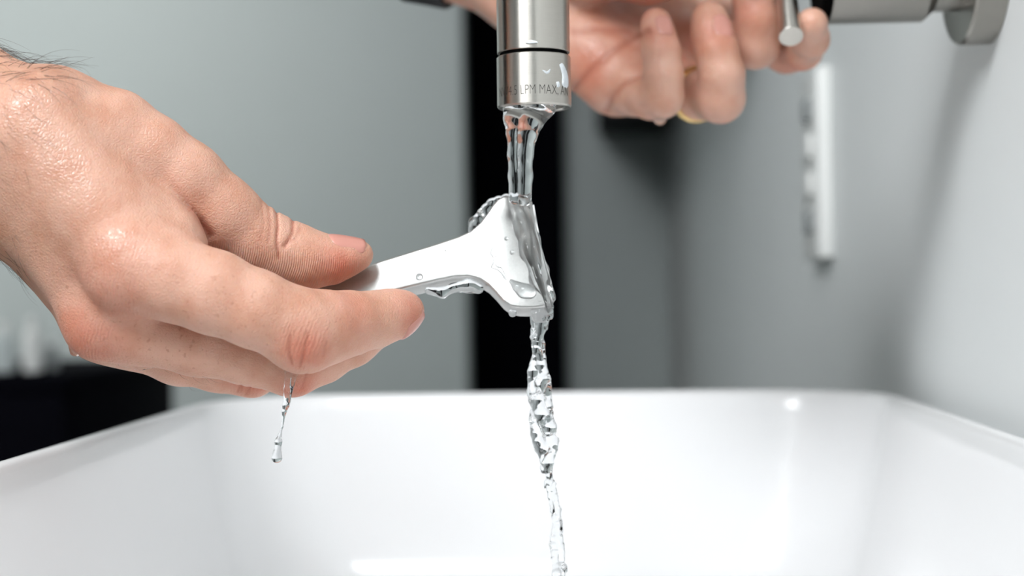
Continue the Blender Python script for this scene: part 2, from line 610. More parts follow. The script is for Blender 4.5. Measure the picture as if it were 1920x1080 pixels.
bs = empty('wash_basin', ((BX0 + BX1) / 2, (BY0 + BY1) / 2, RIMZ - 128))
tag(bs, 'white ceramic rectangular vessel basin with rounded corners under the running tap', 'sink')
child(link('bowl', build_basin(), M['ceramic']), bs)
dcx, dcy = (BX0 + BX1) / 2, (BY0 + BY1) / 2
child(link('drain', lathe('drain', (dcx, dcy, RIMZ - 118), (0, 0, 1), [(0, 31), (1.6, 30), (2.4, 27), (1.2, 24), (1.0, 22), (3.0, 21), (3.6, 16), (3.8, 0)], 48), M['nickel']), bs)
ct = empty('vanity_counter', (-40, 480, RIMZ - 128 - 770))
tag(ct, 'grey counter with a black base carrying the white basin', 'counter')
CT = RIMZ - 128.4
child(link('worktop', box_me('worktop', (-270, 60, CT - 30), (WX - 0.5, 900, CT), 2), M['counter']), ct)
child(link('base_unit', box_me('base_unit', (-250, 75, FZ + 0.5), (WX - 0.5, 885, CT - 30.5), 2), M['black']), ct)

# ------------------------------------------------------------------ spout
SA = P(1002, 203, 485)                 # centre of the mouth
SX, SY, SZ = SA
Rp = 12.4
seamz = P(1000, 103, 485)[2]
sp = empty('tap_spout', (SX, SY, SZ))
tag(sp, 'brushed nickel wall spout pointing straight down with water running from it', 'tap')
bendr, ztopb = 34.0, SZ + 150
child(link('down_tube', lathe('down_tube', (SX, SY, seamz), (0, 0, 1), [(0.4, Rp - 0.6), (0.4, Rp - 0.2), (0.6, Rp), (ztopb - bendr - seamz, Rp)], 96), M['nickel']), sp)
path = [(SX, SY, ztopb - bendr - 0.5), (SX, SY, ztopb - bendr)]
for i in range(1, 13):
    w = math.radians(90 * i / 12)
    path.append((SX + bendr - bendr * math.cos(w), SY, ztopb - bendr + bendr * math.sin(w)))
path += [(SX + bendr + 40, SY, ztopb), (WX - 0.5, SY, ztopb)]
child(link('pipe', sweep('pipe', path, Rp, 64), M['nickel']), sp)
child(link('gasket', lathe('gasket', (SX, SY, seamz), (0, 0, 1), [(-1.4, Rp - 0.9), (1.4, Rp - 0.9)], 64), M['dark_gap']), sp)
col = child(link('collar', lathe('collar', (SX, SY, SZ), (0, 0, 1),
      [(2.6, 9.4), (0.4, 10.0), (0.0, 10.6), (0.0, 12.2), (0.5, 12.65), (seamz - SZ - 1.1, 12.6), (seamz - SZ - 0.8, 12.3), (seamz - SZ - 0.8, 9)], 96), M['nickel']), sp)
child(link('aerator', lathe('aerator', (SX, SY, SZ), (0, 0, 1), [(2.2, 9.6), (1.9, 6), (2.1, 0)], 48), M['mesh_dark']), sp)
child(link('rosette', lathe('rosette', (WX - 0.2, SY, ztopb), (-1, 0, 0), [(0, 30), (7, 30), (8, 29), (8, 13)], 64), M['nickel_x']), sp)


def wrap_text(txt, size, zc, ang0, R, mat, parent):
    cu = bpy.data.curves.new('lettering', 'FONT')
    cu.body = txt; cu.size = size; cu.align_x = 'CENTER'; cu.space_character = 1.0
    cu.offset = -0.09
    to = bpy.data.objects.new('lettering_tmp', cu)
    COL.objects.link(to)
    dg = bpy.context.evaluated_depsgraph_get()
    me = bpy.data.meshes.new_from_object(to.evaluated_get(dg))
    bpy.data.objects.remove(to)
    bm = bmesh.new(); bm.from_mesh(me)
    bmesh.ops.triangulate(bm, faces=bm.faces)
    bmesh.ops.subdivide_edges(bm, edges=[e for e in bm.edges if e.calc_length() > 0.7], cuts=2)
    for v in bm.verts:
        w = ang0 + v.co.x * 0.66 / R
        v.co = Vector((SX + R * math.sin(w), SY - R * math.cos(w), zc + v.co.y)) * MM
    bm.to_mesh(me); bm.free()
    me.name = 'lettering'
    o = link('lettering', me, mat)
    child(o, parent)
    o['label'] = 'letters reading NW4.5 LPM MAX, AN'
    return o


wrap_text('NW4.5 LPM MAX, AN', 4.7, SZ + 3.2, 0.0, 12.70, M['lettering'], sp)


def smear(name, ang, zc, pts, parent, thick=0.35):
    """a splat of white paste on the collar: outline in mm (along the girth, up)"""
    pts = catmull(np.array(pts + [pts[0]]), 4)[:-1]
    cx_, cz_ = pts.mean(0)
    V, Fc = [], []
    n = len(pts)
    for s, t in ((1.0, 0.0), (0.8, thick * 0.8), (0.4, thick)):
        for x, z in pts:
            x2, z2 = cx_ + (x - cx_) * s, cz_ + (z - cz_) * s
            w = ang + x2 / 12.6
            V.append((SX + (12.62 + t) * math.sin(w), SY - (12.62 + t) * math.cos(w), zc + z2))
    for j in range(2):
        for i in range(n):
            k = (i + 1) % n
            Fc.append((j * n + i, j * n + k, (j + 1) * n + k, (j + 1) * n + i))
    Fc.append(tuple(2 * n + i for i in range(n)))
    o = link(name, mesh_np(name, V, Fc), M['paste'])
    return child(o, parent)


smear('paste_splat', 0.95, SZ + 9.5, [(-2.2, 3.8), (-0.6, 4.4), (1.4, 2.6), (2.9, 0.2), (3.1, -2.6), (1.2, -3.8), (-1.0, -2.8), (-0.8, 0), (-1.4, 2)], sp)
smear('paste_splat', 0.36, SZ + 11.0, [(-1.4, 0.2), (0.2, -0.4), (1.6, 0.6), (1.2, -0.7), (0, -1.1)], sp, 0.2)
smear('paste_splat', 0.72, SZ + 6.6, [(-0.8, 0.8), (0.5, 0.9), (0.9, -0.5), (-0.3, -1.0)], sp, 0.2)
smear('paste_splat', -0.02, seamz + 2.0, [(-2.2, 0.0), (-0.5, 0.9), (1.6, 0.5), (2.0, -0.1), (-0.5, -0.3)], sp, 0.15)

# ------------------------------------------------------------------ mixer body with pin lever
MA = P(1790, -59, 580)
MY, MZ = MA[1], MA[2]
xf = lambda px: P(px, 20, MY)[0]
mx_ = empty('mixer_tap', (WX, MY, MZ))
tag(mx_, 'brushed nickel wall mixer with round rosette, barrel body and pin lever', 'tap')
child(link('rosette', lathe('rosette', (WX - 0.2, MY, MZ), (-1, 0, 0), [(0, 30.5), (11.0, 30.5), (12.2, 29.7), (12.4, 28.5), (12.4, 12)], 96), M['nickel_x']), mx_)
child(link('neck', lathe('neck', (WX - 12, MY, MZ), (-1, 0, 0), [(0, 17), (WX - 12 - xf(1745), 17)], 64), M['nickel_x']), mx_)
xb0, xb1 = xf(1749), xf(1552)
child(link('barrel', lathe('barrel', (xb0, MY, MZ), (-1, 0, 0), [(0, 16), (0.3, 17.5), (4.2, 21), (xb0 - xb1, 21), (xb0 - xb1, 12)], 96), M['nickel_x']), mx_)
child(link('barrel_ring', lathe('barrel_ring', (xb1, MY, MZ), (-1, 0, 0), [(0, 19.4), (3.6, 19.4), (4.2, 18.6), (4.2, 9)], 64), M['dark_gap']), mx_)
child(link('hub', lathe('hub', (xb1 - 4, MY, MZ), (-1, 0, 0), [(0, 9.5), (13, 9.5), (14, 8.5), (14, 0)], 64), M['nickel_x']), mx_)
p0 = np.array([P(1468, -59, 580)[0], 576, MZ - 2]); p1 = P(1483, 69, 551)
ld = p1 - p0; LL = np.linalg.norm(ld)
child(link('lever_pin', lathe('lever_pin', p0, ld, [(0, 4.0), (LL * 0.6, 4.1), (LL * 0.82, 4.3), (LL * 0.97, 4.75), (LL - 0.3, 4.75), (LL, 4.5)], 48), M['nickel']), mx_)

# ------------------------------------------------------------------ the razor
RT = math.radians(20)
RC = P(960, 470, 484)
ex = np.array([1.0, 0, 0]); ez = np.array([0, math.sin(RT), math.cos(RT)]); en = np.array([0, math.cos(RT), -math.sin(RT)])


def rz(px, py, depth=0.0):
    q = P(px, py, 484) - RC
    return RC + ex * q[0] + ez * (q[2] / math.cos(RT)) + en * depth


def build_razor_body():
    out = [(520, 556), (560, 541), (640, 513), (700, 493), (760, 474), (820, 455), (858, 442), (880, 432), (898, 416), (911, 398), (921, 382), (930, 371), (940, 365), (952, 363)]
    out += [(975, 364), (988, 367), (996, 420), (1006, 470), (1018, 525), (1027, 566), (1024, 574)]
    out += [(1005, 577), (975, 577), (958, 574), (944, 564), (930, 548), (916, 534), (900, 524), (880, 519), (855, 520), (820, 527), (760, 541), (700, 556), (600, 581), (540, 596), (520, 590), (513, 572)]
    th = 9.5
    bm = bmesh.new()
    slope = {(975, 364): 3.5, (988, 367): 5.5, (996, 420): 5.5, (1006, 470): 5.5, (1018, 525): 5.5, (1027, 566): 5.0}
    fr = [bm.verts.new(Vector(rz(x, y, slope.get((x, y), 0.0))) * MM) for x, y in out]
    bk = [bm.verts.new(Vector(rz(x, y, th)) * MM) for x, y in out]
    n = len(out)
    at = {p: v for p, v in zip(out, fr)}
    ln = [bm.verts.new(Vector(rz(x, y)) * MM) for x, y in ((958, 412), (975, 456), (998, 502), (1013, 542))]
    i0, i1 = out.index((952, 363)), out.index((1024, 574))
    fA = bm.faces.new(fr[:i0 + 1] + ln + fr[i1:])
    fB = [bm.faces.new([at[p] for p in q] + [ln[k] for k in l]) for q, l in (
        ([(952, 363), (975, 364), (988, 367)], [0]), ([(988, 367), (996, 420)], [1, 0]), ([(996, 420), (1006, 470)], [2, 1]),
        ([(1006, 470), (1018, 525)], [3, 2]), ([(1018, 525), (1027, 566), (1024, 574)], [3]))]
    f1 = bm.faces.new(bk[::-1])
    for i in range(n):
        k = (i + 1) % n
        bm.faces.new((fr[k], fr[i], bk[i], bk[k]))
    rim = [bm.edges.get((fr[i], fr[(i + 1) % n])) for i in range(n)] + list(f1.edges)
    bmesh.ops.recalc_face_normals(bm, faces=bm.faces)
    bmesh.ops.bevel(bm, geom=rim, offset=0.9 * MM, segments=3, profile=0.5, affect='EDGES')
    me = bpy.data.meshes.new('handle'); bm.to_mesh(me); bm.free()
    me.polygons.foreach_set('use_smooth', np.ones(len(me.polygons), bool))
    me.set_sharp_from_angle(angle=math.radians(50))
    return me


ra = empty('safety_razor', rz(760, 510, 5))
tag(ra, 'satin steel razor with a flared head held under the running tap', 'razor')
child(link('handle', build_razor_body(), M['steel']), ra)
# clamp bar and blade along the head's open edge
ea, eb = rz(990, 372, 4.8), rz(1026, 566, 4.8)
bladeV = [ea + en * -0.1, eb + en * -0.1, eb + ex * 1.6 + en * -0.1, ea + ex * 1.6 + en * -0.1]
V8 = bladeV + [v + en * 0.25 for v in bladeV]
child(link('blade', mesh_np('blade', V8, [(0, 1, 2, 3), (7, 6, 5, 4), (0, 4, 5, 1), (1, 5, 6, 2), (2, 6, 7, 3), (3, 7, 4, 0)], False), M['steel']), ra)
cl = [ea + en * -3.6, eb + en * -3.6, eb + ex * 0.9 + en * -3.0, ea + ex * 0.9 + en * -3.0]
V8 = cl + [v + en * 2.2 for v in cl]
child(link('clamp_bar', mesh_np('clamp_bar', V8, [(0, 1, 2, 3), (7, 6, 5, 4), (0, 4, 5, 1), (1, 5, 6, 2), (2, 6, 7, 3), (3, 7, 4, 0)], False), M['steel']), ra)

# ------------------------------------------------------------------ the person's hands
person = empty('person', P(-900, 300, 480) + np.array([0, 0, -200]))
tag(person, 'person with bare forearms holding a razor under the tap and turning its lever', 'person')


def J(px, py, Y, r_px):
    """joint: world point and radius in mm for a radius seen as r_px pixels"""
    return (P(px, py, Y), r_px * Y / F)


def seg_dist(Q, a, b):
    return cone(Q, a, b, 0, 0)


def polyline_px_dist(Q, pl, Yref):
    """distance (mm) across the view from each point to a crease drawn over the skin"""
    uv = Q @ CRN                                   # camera axes
    zz = -uv[:, 2]
    x = uv[:, 0] / zz * Yref; y = uv[:, 1] / zz * Yref
    d = np.full(len(Q), 1e9, np.float32)
    s = Yref / F
    pts = [((px - 960) * s, -(py - 540) * s) for px, py in pl]
    for (ax, ay), (bx, by) in zip(pts[:-1], pts[1:]):
        dx, dy = bx - ax, by - ay
        t = np.clip(((x - ax) * dx + (y - ay) * dy) / (dx * dx + dy * dy), 0, 1)
        d = np.minimum(d, np.hypot(x - ax - t * dx, y - ay - t * dy))
    return d


def crease_amount(Q, e):
    """1 in the middle of a skin crease, fading across it (and along it where the crease fades out)"""
    g = np.exp(-(polyline_px_dist(Q, e[0], 450) / e[2]) ** 2)
    if len(e) > 3:
        uv = Q @ CRN
        px = 960 + F * uv[:, 0] / -uv[:, 2]
        g = g * np.clip((px - e[3][0]) / (e[3][1] - e[3][0]), 0, 1) ** 1.5
    return g


def lump(Q, s, seed):
    """cheap smooth 3-D undulation"""
    r = np.random.default_rng(seed)
    o = np.zeros(len(Q), np.float32)
    for _ in range(9):
        k = r.normal(size=3); k = k / np.linalg.norm(k) * s * r.uniform(0.7, 1.4)
        o += np.sin(Q @ k.astype(np.float32) + r.uniform(0, 6.28)).astype(np.float32)
    return o / 7


YAX = (0, 1, 0)
# --- hand with the razor (dorsum to the camera, thumb on top)
RH = {}
RH['index'] = [J(255, 498, 432, 80), J(330, 524, 431, 80), J(400, 548, 431, 78), J(480, 580, 433, 72), J(540, 606, 437, 70), J(572, 618, 440, 73),
               J(610, 613, 445, 67), J(655, 606, 452, 58), J(700, 600, 459, 51), J(735, 590, 464, 45), J(757, 584, 467, 38)]
RH['middle'] = [J(196, 598, 446, 66), J(262, 620, 449, 64), J(370, 642, 452, 62), J(470, 662, 456, 60), J(548, 680, 460, 62), J(600, 664, 466, 54), J(660, 636, 473, 48), J(712, 606, 480, 42)]
RH['ring'] = [J(192, 612, 466, 56), J(250, 640, 468, 52), J(335, 668, 472, 53), J(410, 682, 476, 52), J(470, 689, 480, 53), J(520, 672, 486, 46), J(565, 640, 492, 40)]
RH['pinky'] = [J(190, 606, 486, 50), J(240, 640, 490, 48), J(320, 655, 496, 45), J(390, 660, 500, 44), J(450, 640, 506, 38), J(490, 615, 510, 34)]
RH['thumb'] = [J(118, 214, 447, 80), J(214, 248, 449, 80), J(285, 288, 451, 72), J(350, 334, 454, 69), J(418, 398, 459, 66), J(486, 452, 465, 62), J(530, 472, 468, 60),
               J(575, 486, 470, 56), J(622, 488, 472, 43), J(655, 481, 474, 34), J(674, 478, 475, 27)]
R_META = [(J(84, 236, 440, 105), J(255, 498, 433, 80)), (J(44, 280, 444, 118), J(196, 598, 447, 66)),
          (J(12, 318, 456, 105), J(192, 612, 466, 56)), (J(0, 336, 470, 95), J(190, 606, 486, 50))]
R_WRIST = J(8, 292, 452, 170)
elbow_r = R_WRIST[0] + np.array([-225.0, 12, 145])
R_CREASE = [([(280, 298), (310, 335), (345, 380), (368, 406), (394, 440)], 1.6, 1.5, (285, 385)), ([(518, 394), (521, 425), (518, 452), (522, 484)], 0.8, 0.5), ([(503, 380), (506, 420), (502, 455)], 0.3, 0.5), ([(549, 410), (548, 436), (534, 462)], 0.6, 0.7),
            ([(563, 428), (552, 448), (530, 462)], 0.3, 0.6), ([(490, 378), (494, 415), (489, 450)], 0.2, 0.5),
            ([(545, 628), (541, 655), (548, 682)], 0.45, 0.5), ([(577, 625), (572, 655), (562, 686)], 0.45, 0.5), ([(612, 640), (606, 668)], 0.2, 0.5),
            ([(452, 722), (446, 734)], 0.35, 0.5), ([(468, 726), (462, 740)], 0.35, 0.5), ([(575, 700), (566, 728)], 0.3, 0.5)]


def razor_hand(Q):
    palm = None
    for a, b in R_META:
        c = cone(Q, a[0], b[0], a[1], b[1])
        palm = c if palm is None else smin(palm, c, 13.0)
    W, rw = R_WRIST
    fa = cone(Q, W, elbow_r, rw * 0.98, rw * 1.28, (YAX, 0.74))
    palm = smin(palm, fa, 12)
    # first web muscle, heel of the palm
    palm = smin(palm, cone(Q, J(200, 380, 442, 1)[0], J(318, 446, 443, 1)[0], 14.0, 12.0), 9)
    palm = smin(palm, cone(Q, J(180, 400, 470, 1)[0], J(250, 520, 478, 1)[0], 20, 15), 8)
    th = chain(Q, RH['thumb'], 3.0)
    rr = np.min([np.sqrt(((Q - RH['thumb'][i_][0].astype(np.float32)) ** 2).sum(1)) for i_ in (0, 1)], 0)
    d = smin(palm, th, 0.8 + 12.0 * np.exp(-(rr / 22) ** 2))
    fing = None
    for nm in ('index', 'middle', 'ring', 'pinky'):
        c = chain(Q, RH[nm], 3.0)
        m = RH[nm][0][0].astype(np.float32)
        rr = np.sqrt(((Q - m) ** 2).sum(1))
        kk = 0.7 + 10.0 * np.exp(-(rr / 24) ** 2)
        fing = c if fing is None else smin(fing, c, kk)
        fingk = kk
    rr = np.min([np.sqrt(((Q - RH[n_][0][0].astype(np.float32)) ** 2).sum(1)) for n_ in ('index', 'middle', 'ring', 'pinky')], 0)
    d = smin(d, fing, 0.7 + 11.0 * np.exp(-(rr / 26) ** 2))
    # knuckle heads, tendon and vein relief
    for px, py, Y, r, pr in ((236, 520, 432, 55, 3), (182, 618, 446, 42, 3), (562, 640, 438, 50, 2.4)):
        c = cone(Q, *(J(px, py, Y, r)[0],) * 2, J(px, py, Y, r)[1], J(px, py, Y, r)[1])
        d = smin(d, c, 6)
    front = 1.0
    d = d + 0.35 * lump(Q, 0.22, 3) + 0.10 * lump(Q, 0.8, 5)
    near = Q[:, 1] < 475
    for e in R_CREASE:
        d = d + np.where(near, e[1] * crease_amount(Q, e), 0)
    return d.astype(np.float32)


meR, VR = grow('hand', razor_hand, (-420, 395, -60), (-45, 535, 300), 0.6, 6)


def blob(V, pts):
    o = np.zeros(len(V))
    for px, py, Y, r in pts:
        c, rm = J(px, py, Y, r)
        o = np.maximum(o, np.exp(-(((V - c) ** 2).sum(1)) / rm ** 2))
    return o


def axis_u(V, ch, i0, i1):
    a, b = ch[i0][0], ch[i1][0]
    d = (b - a) / np.linalg.norm(b - a)
    return (V - a) @ d


def finish_right():
    V = VR
    attr(meR, 'red', np.clip(blob(V, [(235, 525, 430, 75), (170, 625, 440, 70), (570, 655, 430, 48), (480, 720, 470, 45), (565, 725, 455, 40), 
                                      (640, 500, 465, 45), (765, 590, 462, 40), (640, 600, 445, 50)]), 0, 1))
    fw = (V - R_WRIST[0]) @ ((elbow_r - R_WRIST[0]) / np.linalg.norm(elbow_r - R_WRIST[0]))
    low = np.clip((P(0, 330, 450)[2] - V[:, 2]) / 25.0, 0, 1)
    attr(meR, 'tan', np.clip(np.clip((fw + 45) / 60, 0, 1) * (0.25 + 0.75 * low), 0, 1))
    attr(meR, 'freckle', np.clip(blob(V, [(440, 575, 428, 120), (200, 560, 430, 140), (120, 560, 440, 120), (330, 640, 440, 120), (60, 450, 440, 120)]), 0, 1))
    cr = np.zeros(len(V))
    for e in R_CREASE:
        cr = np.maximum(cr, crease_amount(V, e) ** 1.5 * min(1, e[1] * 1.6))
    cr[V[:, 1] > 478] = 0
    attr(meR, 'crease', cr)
    attr(meR, 'wet', np.clip(blob(V, [(150, 300, 430, 130), (230, 440, 425, 80), (110, 210, 430, 120)]), 0, 1))
    # papillary ridges on the lower side of the thumb
    T = [q[0] for q in RH['thumb']]
    u = axis_u(V, RH['thumb'], 5, 9)
    ax0 = T[5]; d = (T[9] - T[5]) / np.linalg.norm(T[9] - T[5])
    rad = (V - ax0) - np.outer((V - ax0) @ d, d)
    rl = np.linalg.norm(rad, axis=1)
    dn = -rad[:, 2] / np.maximum(rl, 1e-3)
    m = np.clip((dn - 0.05) / 0.4, 0, 1) * (rl < 13) * np.clip((u + 18) / 10, 0, 1) * np.clip((38 - u) / 4, 0, 1)
    attr(meR, 'ridge_u', u + 0.25 * rad[:, 2] + 0.02 * rad[:, 2] ** 2)
    attr(meR, 'ridge_m', m)
    fu = axis_u(V, RH['index'], 0, 3)
    attr(meR, 'fold_u', fu)
    attr(meR, 'fold_m', np.clip(blob(V, [(560, 640, 432, 60), (245, 515, 428, 75), (170, 630, 438, 60), (470, 720, 470, 40)]), 0, 1))


finish_right()
handR = link('hand', meR, M['skin'])
child(handR, person)
handR['label'] = 'wet hand seen from its back, pinching the razor handle between thumb and index finger'

# --- hand on the lever (palm up, fingers curled towards the camera)
LH = {}
LH['pinky'] = [J(1160, 146, 588, 66), J(1190, 165, 578, 52), J(1222, 180, 567, 42), J(1242, 181, 560, 38), J(1244, 140, 557, 35), J(1239, 95, 557, 34), J(1233, 65, 559, 31), J(1230, 44, 561, 29)]
LH['ring'] = [J(1215, 116, 606, 64), J(1275, 155, 597, 48), J(1314, 178, 582, 45), J(1350, 184, 568, 44), J(1353, 140, 563, 41), J(1344, 95, 563, 39), J(1335, 62, 566, 37), J(1330, 38, 569, 35)]
LH['middle'] = [J(1235, 50, 616, 64), J(1290, 70, 606, 46), J(1360, 86, 594, 44), J(1416, 84, 582, 43), J(1422, 40, 578, 40), J(1414, 0, 579, 38), J(1404, -30, 583, 35)]
LH['index'] = [J(1262, -10, 630, 62), J(1330, 30, 622, 46), J(1410, 70, 612, 42), J(1476, 96, 600, 39), J(1505, 94, 588, 35), J(1522, 74, 572, 31), J(1523, 44, 561, 29)]
LH['thumb'] = [J(1000, -140, 600, 100), J(1110, -95, 580, 92), J(1220, -66, 578, 70), J(1310, -72, 580, 54), J(1395, -92, 580, 46)]
L_META = [(J(930, -60, 622, 86), J(1158, 140, 590, 78)), (J(930, -90, 626, 95), J(1205, 100, 606, 74)), (J(930, -120, 626, 95), J(1240, 45, 618, 72)), (J(930, -140, 624, 90), J(1265, -10, 630, 66))]
L_WRIST = P(840, -112, 625)
elbow_l = L_WRIST + np.array([-250.0, 50, 62])
L_CREASE = [([(1080, 165), (1110, 132), (1145, 100), (1190, 74), (1215, 60)], 1.0, 1.5), ([(1136, 208), (1150, 182), (1172, 158), (1200, 145)], 0.9, 1.3), ([(1075, 60), (1120, 55), (1180, 60)], 0.5, 1.6)]


def lever_hand(Q):
    palm = None
    for a, b in L_META:
        c = cone(Q, a[0], b[0], a[1], b[1])
        palm = c if palm is None else smin(palm, c, 8)
    palm = smin(palm, cone(Q, L_WRIST, elbow_l, 25.5, 40, (YAX, 0.85)), 12)
    th = chain(Q, LH['thumb'], 4)
    d = smin(palm, th, 5)
    fing = None
    for nm in ('pinky', 'ring', 'middle', 'index'):
        c = chain(Q, LH[nm], 3.0)
        m = LH[nm][0][0].astype(np.float32)
        rr = np.sqrt(((Q - m) ** 2).sum(1))
        kk = 0.6 + 6.5 * np.exp(-(rr / 16) ** 2)
        fing = c if fing is None else smin(fing, c, kk)
    rr = np.min([np.sqrt(((Q - LH[n_][0][0].astype(np.float32)) ** 2).sum(1)) for n_ in ('index', 'middle', 'ring', 'pinky')], 0)
    d = smin(d, fing, 0.7 + 7.0 * np.exp(-(rr / 18) ** 2))
    d = d + 0.3 * lump(Q, 0.2, 11)
    near = Q[:, 1] < 600
    for pl, dep, w in L_CREASE:
        q = polyline_px_dist(Q, pl, 580)
        d = d + np.where(near, dep * np.exp(-(q / w) ** 2), 0)
    return d.astype(np.float32)


meL, VL = grow('hand', lever_hand, (-375, 520, 58), (120, 765, 330), 0.9, 6)


def finish_left():
    V = VL
    attr(meL, 'red', np.clip(blob(V, [(1235, 60, 552, 35), (1345, 60, 558, 40), (1300, 60, 585, 60), (1525, 50, 585, 40), (1410, 20, 575, 40), (1490, 120, 590, 40), (1200, 20, 570, 90), (1110, 130, 580, 60)]), 0, 1) * 0.8)
    z = np.zeros(len(V))
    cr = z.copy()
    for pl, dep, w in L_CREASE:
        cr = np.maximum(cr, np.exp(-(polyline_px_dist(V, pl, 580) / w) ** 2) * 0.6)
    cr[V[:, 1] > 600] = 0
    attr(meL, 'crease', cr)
    for n_ in ('tan', 'freckle', 'ridge_u', 'ridge_m', 'fold_u', 'fold_m'):
        attr(meL, n_, z)
    attr(meL, 'wet', z + 0.7)


finish_left()
handL = link('hand', meL, M['skin'])
child(handL, person)
handL['label'] = 'wet hand seen from the palm side, fingers curled around the tap lever'


# --- the body they belong to: dark T-shirt, trousers, head (standing left of the basin, facing the wall)
SHR, SHL = np.array([-500.0, 300, 430]), np.array([-500.0, 700, 430])


def shirt(Q):
    c = np.array([-540.0, 500, 0])
    d = cone(Q, c + (0, 0, 330), c + (0, 0, 0), 150, 130, ((1, 0, 0), 0.68))
    d = smin(d, cone(Q, SHR + (0, 40, -20), SHL + (0, -40, -20), 66, 66), 60)
    d = smin(d, cone(Q, c + (0, 0, 0), c + (0, 0, -130), 138, 148, ((1, 0, 0), 0.7)), 40)
    for sh, el in ((SHR, elbow_r), (SHL, elbow_l)):
        e = sh + (el - sh) * 0.72
        d = smin(d, cone(Q, sh, e, 62, 55), 25)
    d = np.maximum(d, -(Q[:, 2] + 150))
    return (d + 2.5 * lump(Q, 0.035, 51)).astype(np.float32)


def trousers(Q):
    c = np.array([-545.0, 500, 0])
    d = cone(Q, c + (0, 0, -150), c + (0, 0, -190), 138, 140, ((1, 0, 0), 0.72))
    for sy in (-1, 1):
        hip, kn, an = c + (0, 75 * sy, -210), c + (15, 90 * sy, -520), c + (-5, 95 * sy, -880)
        d = smin(d, smin(cone(Q, hip, kn, 88, 66), cone(Q, kn, an, 66, 54), 12), 22)
    d = np.maximum(d, Q[:, 2] + 120)
    d = np.maximum(d, -(Q[:, 2] + 905))
    return (d + 2.5 * lump(Q, 0.04, 52)).astype(np.float32)


HC = np.array([-505.0, 500, 660])


def head(Q):
    d = cone(Q, HC + (-10, 0, 20), HC + (-10, 0, 20), 96, 96, ((0, 1, 0), 0.8))
    d = smin(d, cone(Q, HC + (25, 0, -40), HC + (52, 0, -82), 66, 34, ((0, 1, 0), 0.85)), 30)
    d = smin(d, cone(Q, HC + (-30, 0, -60), HC + (-38, 0, -210), 58, 66), 20)
    d = smin(d, cone(Q, HC + (84, 0, 5), HC + (102, 0, -28), 7, 11), 8)
    for sy in (-1, 1):
        d = smin(d, cone(Q, HC + (-8, 76 * sy, 14), HC + (-4, 74 * sy, -22), 12, 8, ((0, 1, 0), 0.5)), 6)
        d = smin(d, cone(Q, HC + (74, 18 * sy, 24), HC + (66, 46 * sy, 26), 9, 7), 10)
        d = np.maximum(d, -(cone(Q, HC + (88, 32 * sy, 6), HC + (86, 34 * sy, 6), 11, 11)))
    d = np.maximum(d, -(cone(Q, HC + (96, -18, -56), HC + (96, 18, -56), 4, 4)))
    return d.astype(np.float32)


def hairdo(Q):
    d = cone(Q, HC + (-14, 0, 28), HC + (-14, 0, 28), 103, 103, ((0, 1, 0), 0.83))
    cut = (Q[:, 0] - (HC[0] + 40)) * 0.9 - (Q[:, 2] - (HC[2] + 62)) * 0.8
    d = np.maximum(d, cut * 0.7)
    d = np.maximum(d, -(Q[:, 2] - (HC[2] - 50)))
    return (d + 1.6 * lump(Q, 0.16, 53)).astype(np.float32)


M['shirt'] = plain('dark_cotton', (0.006, 0.006, 0.010, 1), 0.9, var=0.3, scale=600, bump=0.3)
M['denim'] = plain('dark_denim', (0.02, 0.025, 0.045, 1), 0.85, var=0.3, scale=700, bump=0.3)
M['face'] = plain('face_skin', srgb(214, 160, 136), 0.5, var=0.05, scale=60)
for nm, f, lo, hi, h, mt in (('shirt', shirt, (-720, 190, -160), (-290, 830, 520), 6, 'shirt'), ('trousers', trousers, (-720, 300, -910), (-390, 700, -110), 7, 'denim'),
                             ('head', head, (-640, 380, 440), (-380, 620, 780), 4, 'face'), ('hair', hairdo, (-640, 390, 590), (-400, 610, 800), 4, 'hair')):
    me_, _ = grow(nm, f, lo, hi, h, 6)
    child(link(nm, me_, M[mt]), person)
for sy in (-1, 1):
    c = HC + (80, 33 * sy, 7)
    child(link('eye', lathe('eye', c - np.array([11, 0, 0]), (1, 0, 0), [(0, 0.5), (2, 8), (6, 11), (11, 11.5), (16, 9), (19, 6), (21, 0.5)], 24), M['white_plastic']), person)
    shoe = lambda Q, sy=sy: np.maximum(smin(cone(Q, (-575, 500 + 95 * sy, -905), (-430, 500 + 100 * sy, -918), 44, 34), cone(Q, (-550, 500 + 95 * sy, -890), (-550, 500 + 95 * sy, -860), 46, 44), 15), -(Q[:, 2] + 949)).astype(np.float32)
    me_, _ = grow('shoe', shoe, (-640, 500 + 95 * sy - 70, -953), (-370, 500 + 95 * sy + 75, -800), 4, 6)
    child(link('shoe', me_, M['rubber']), person)


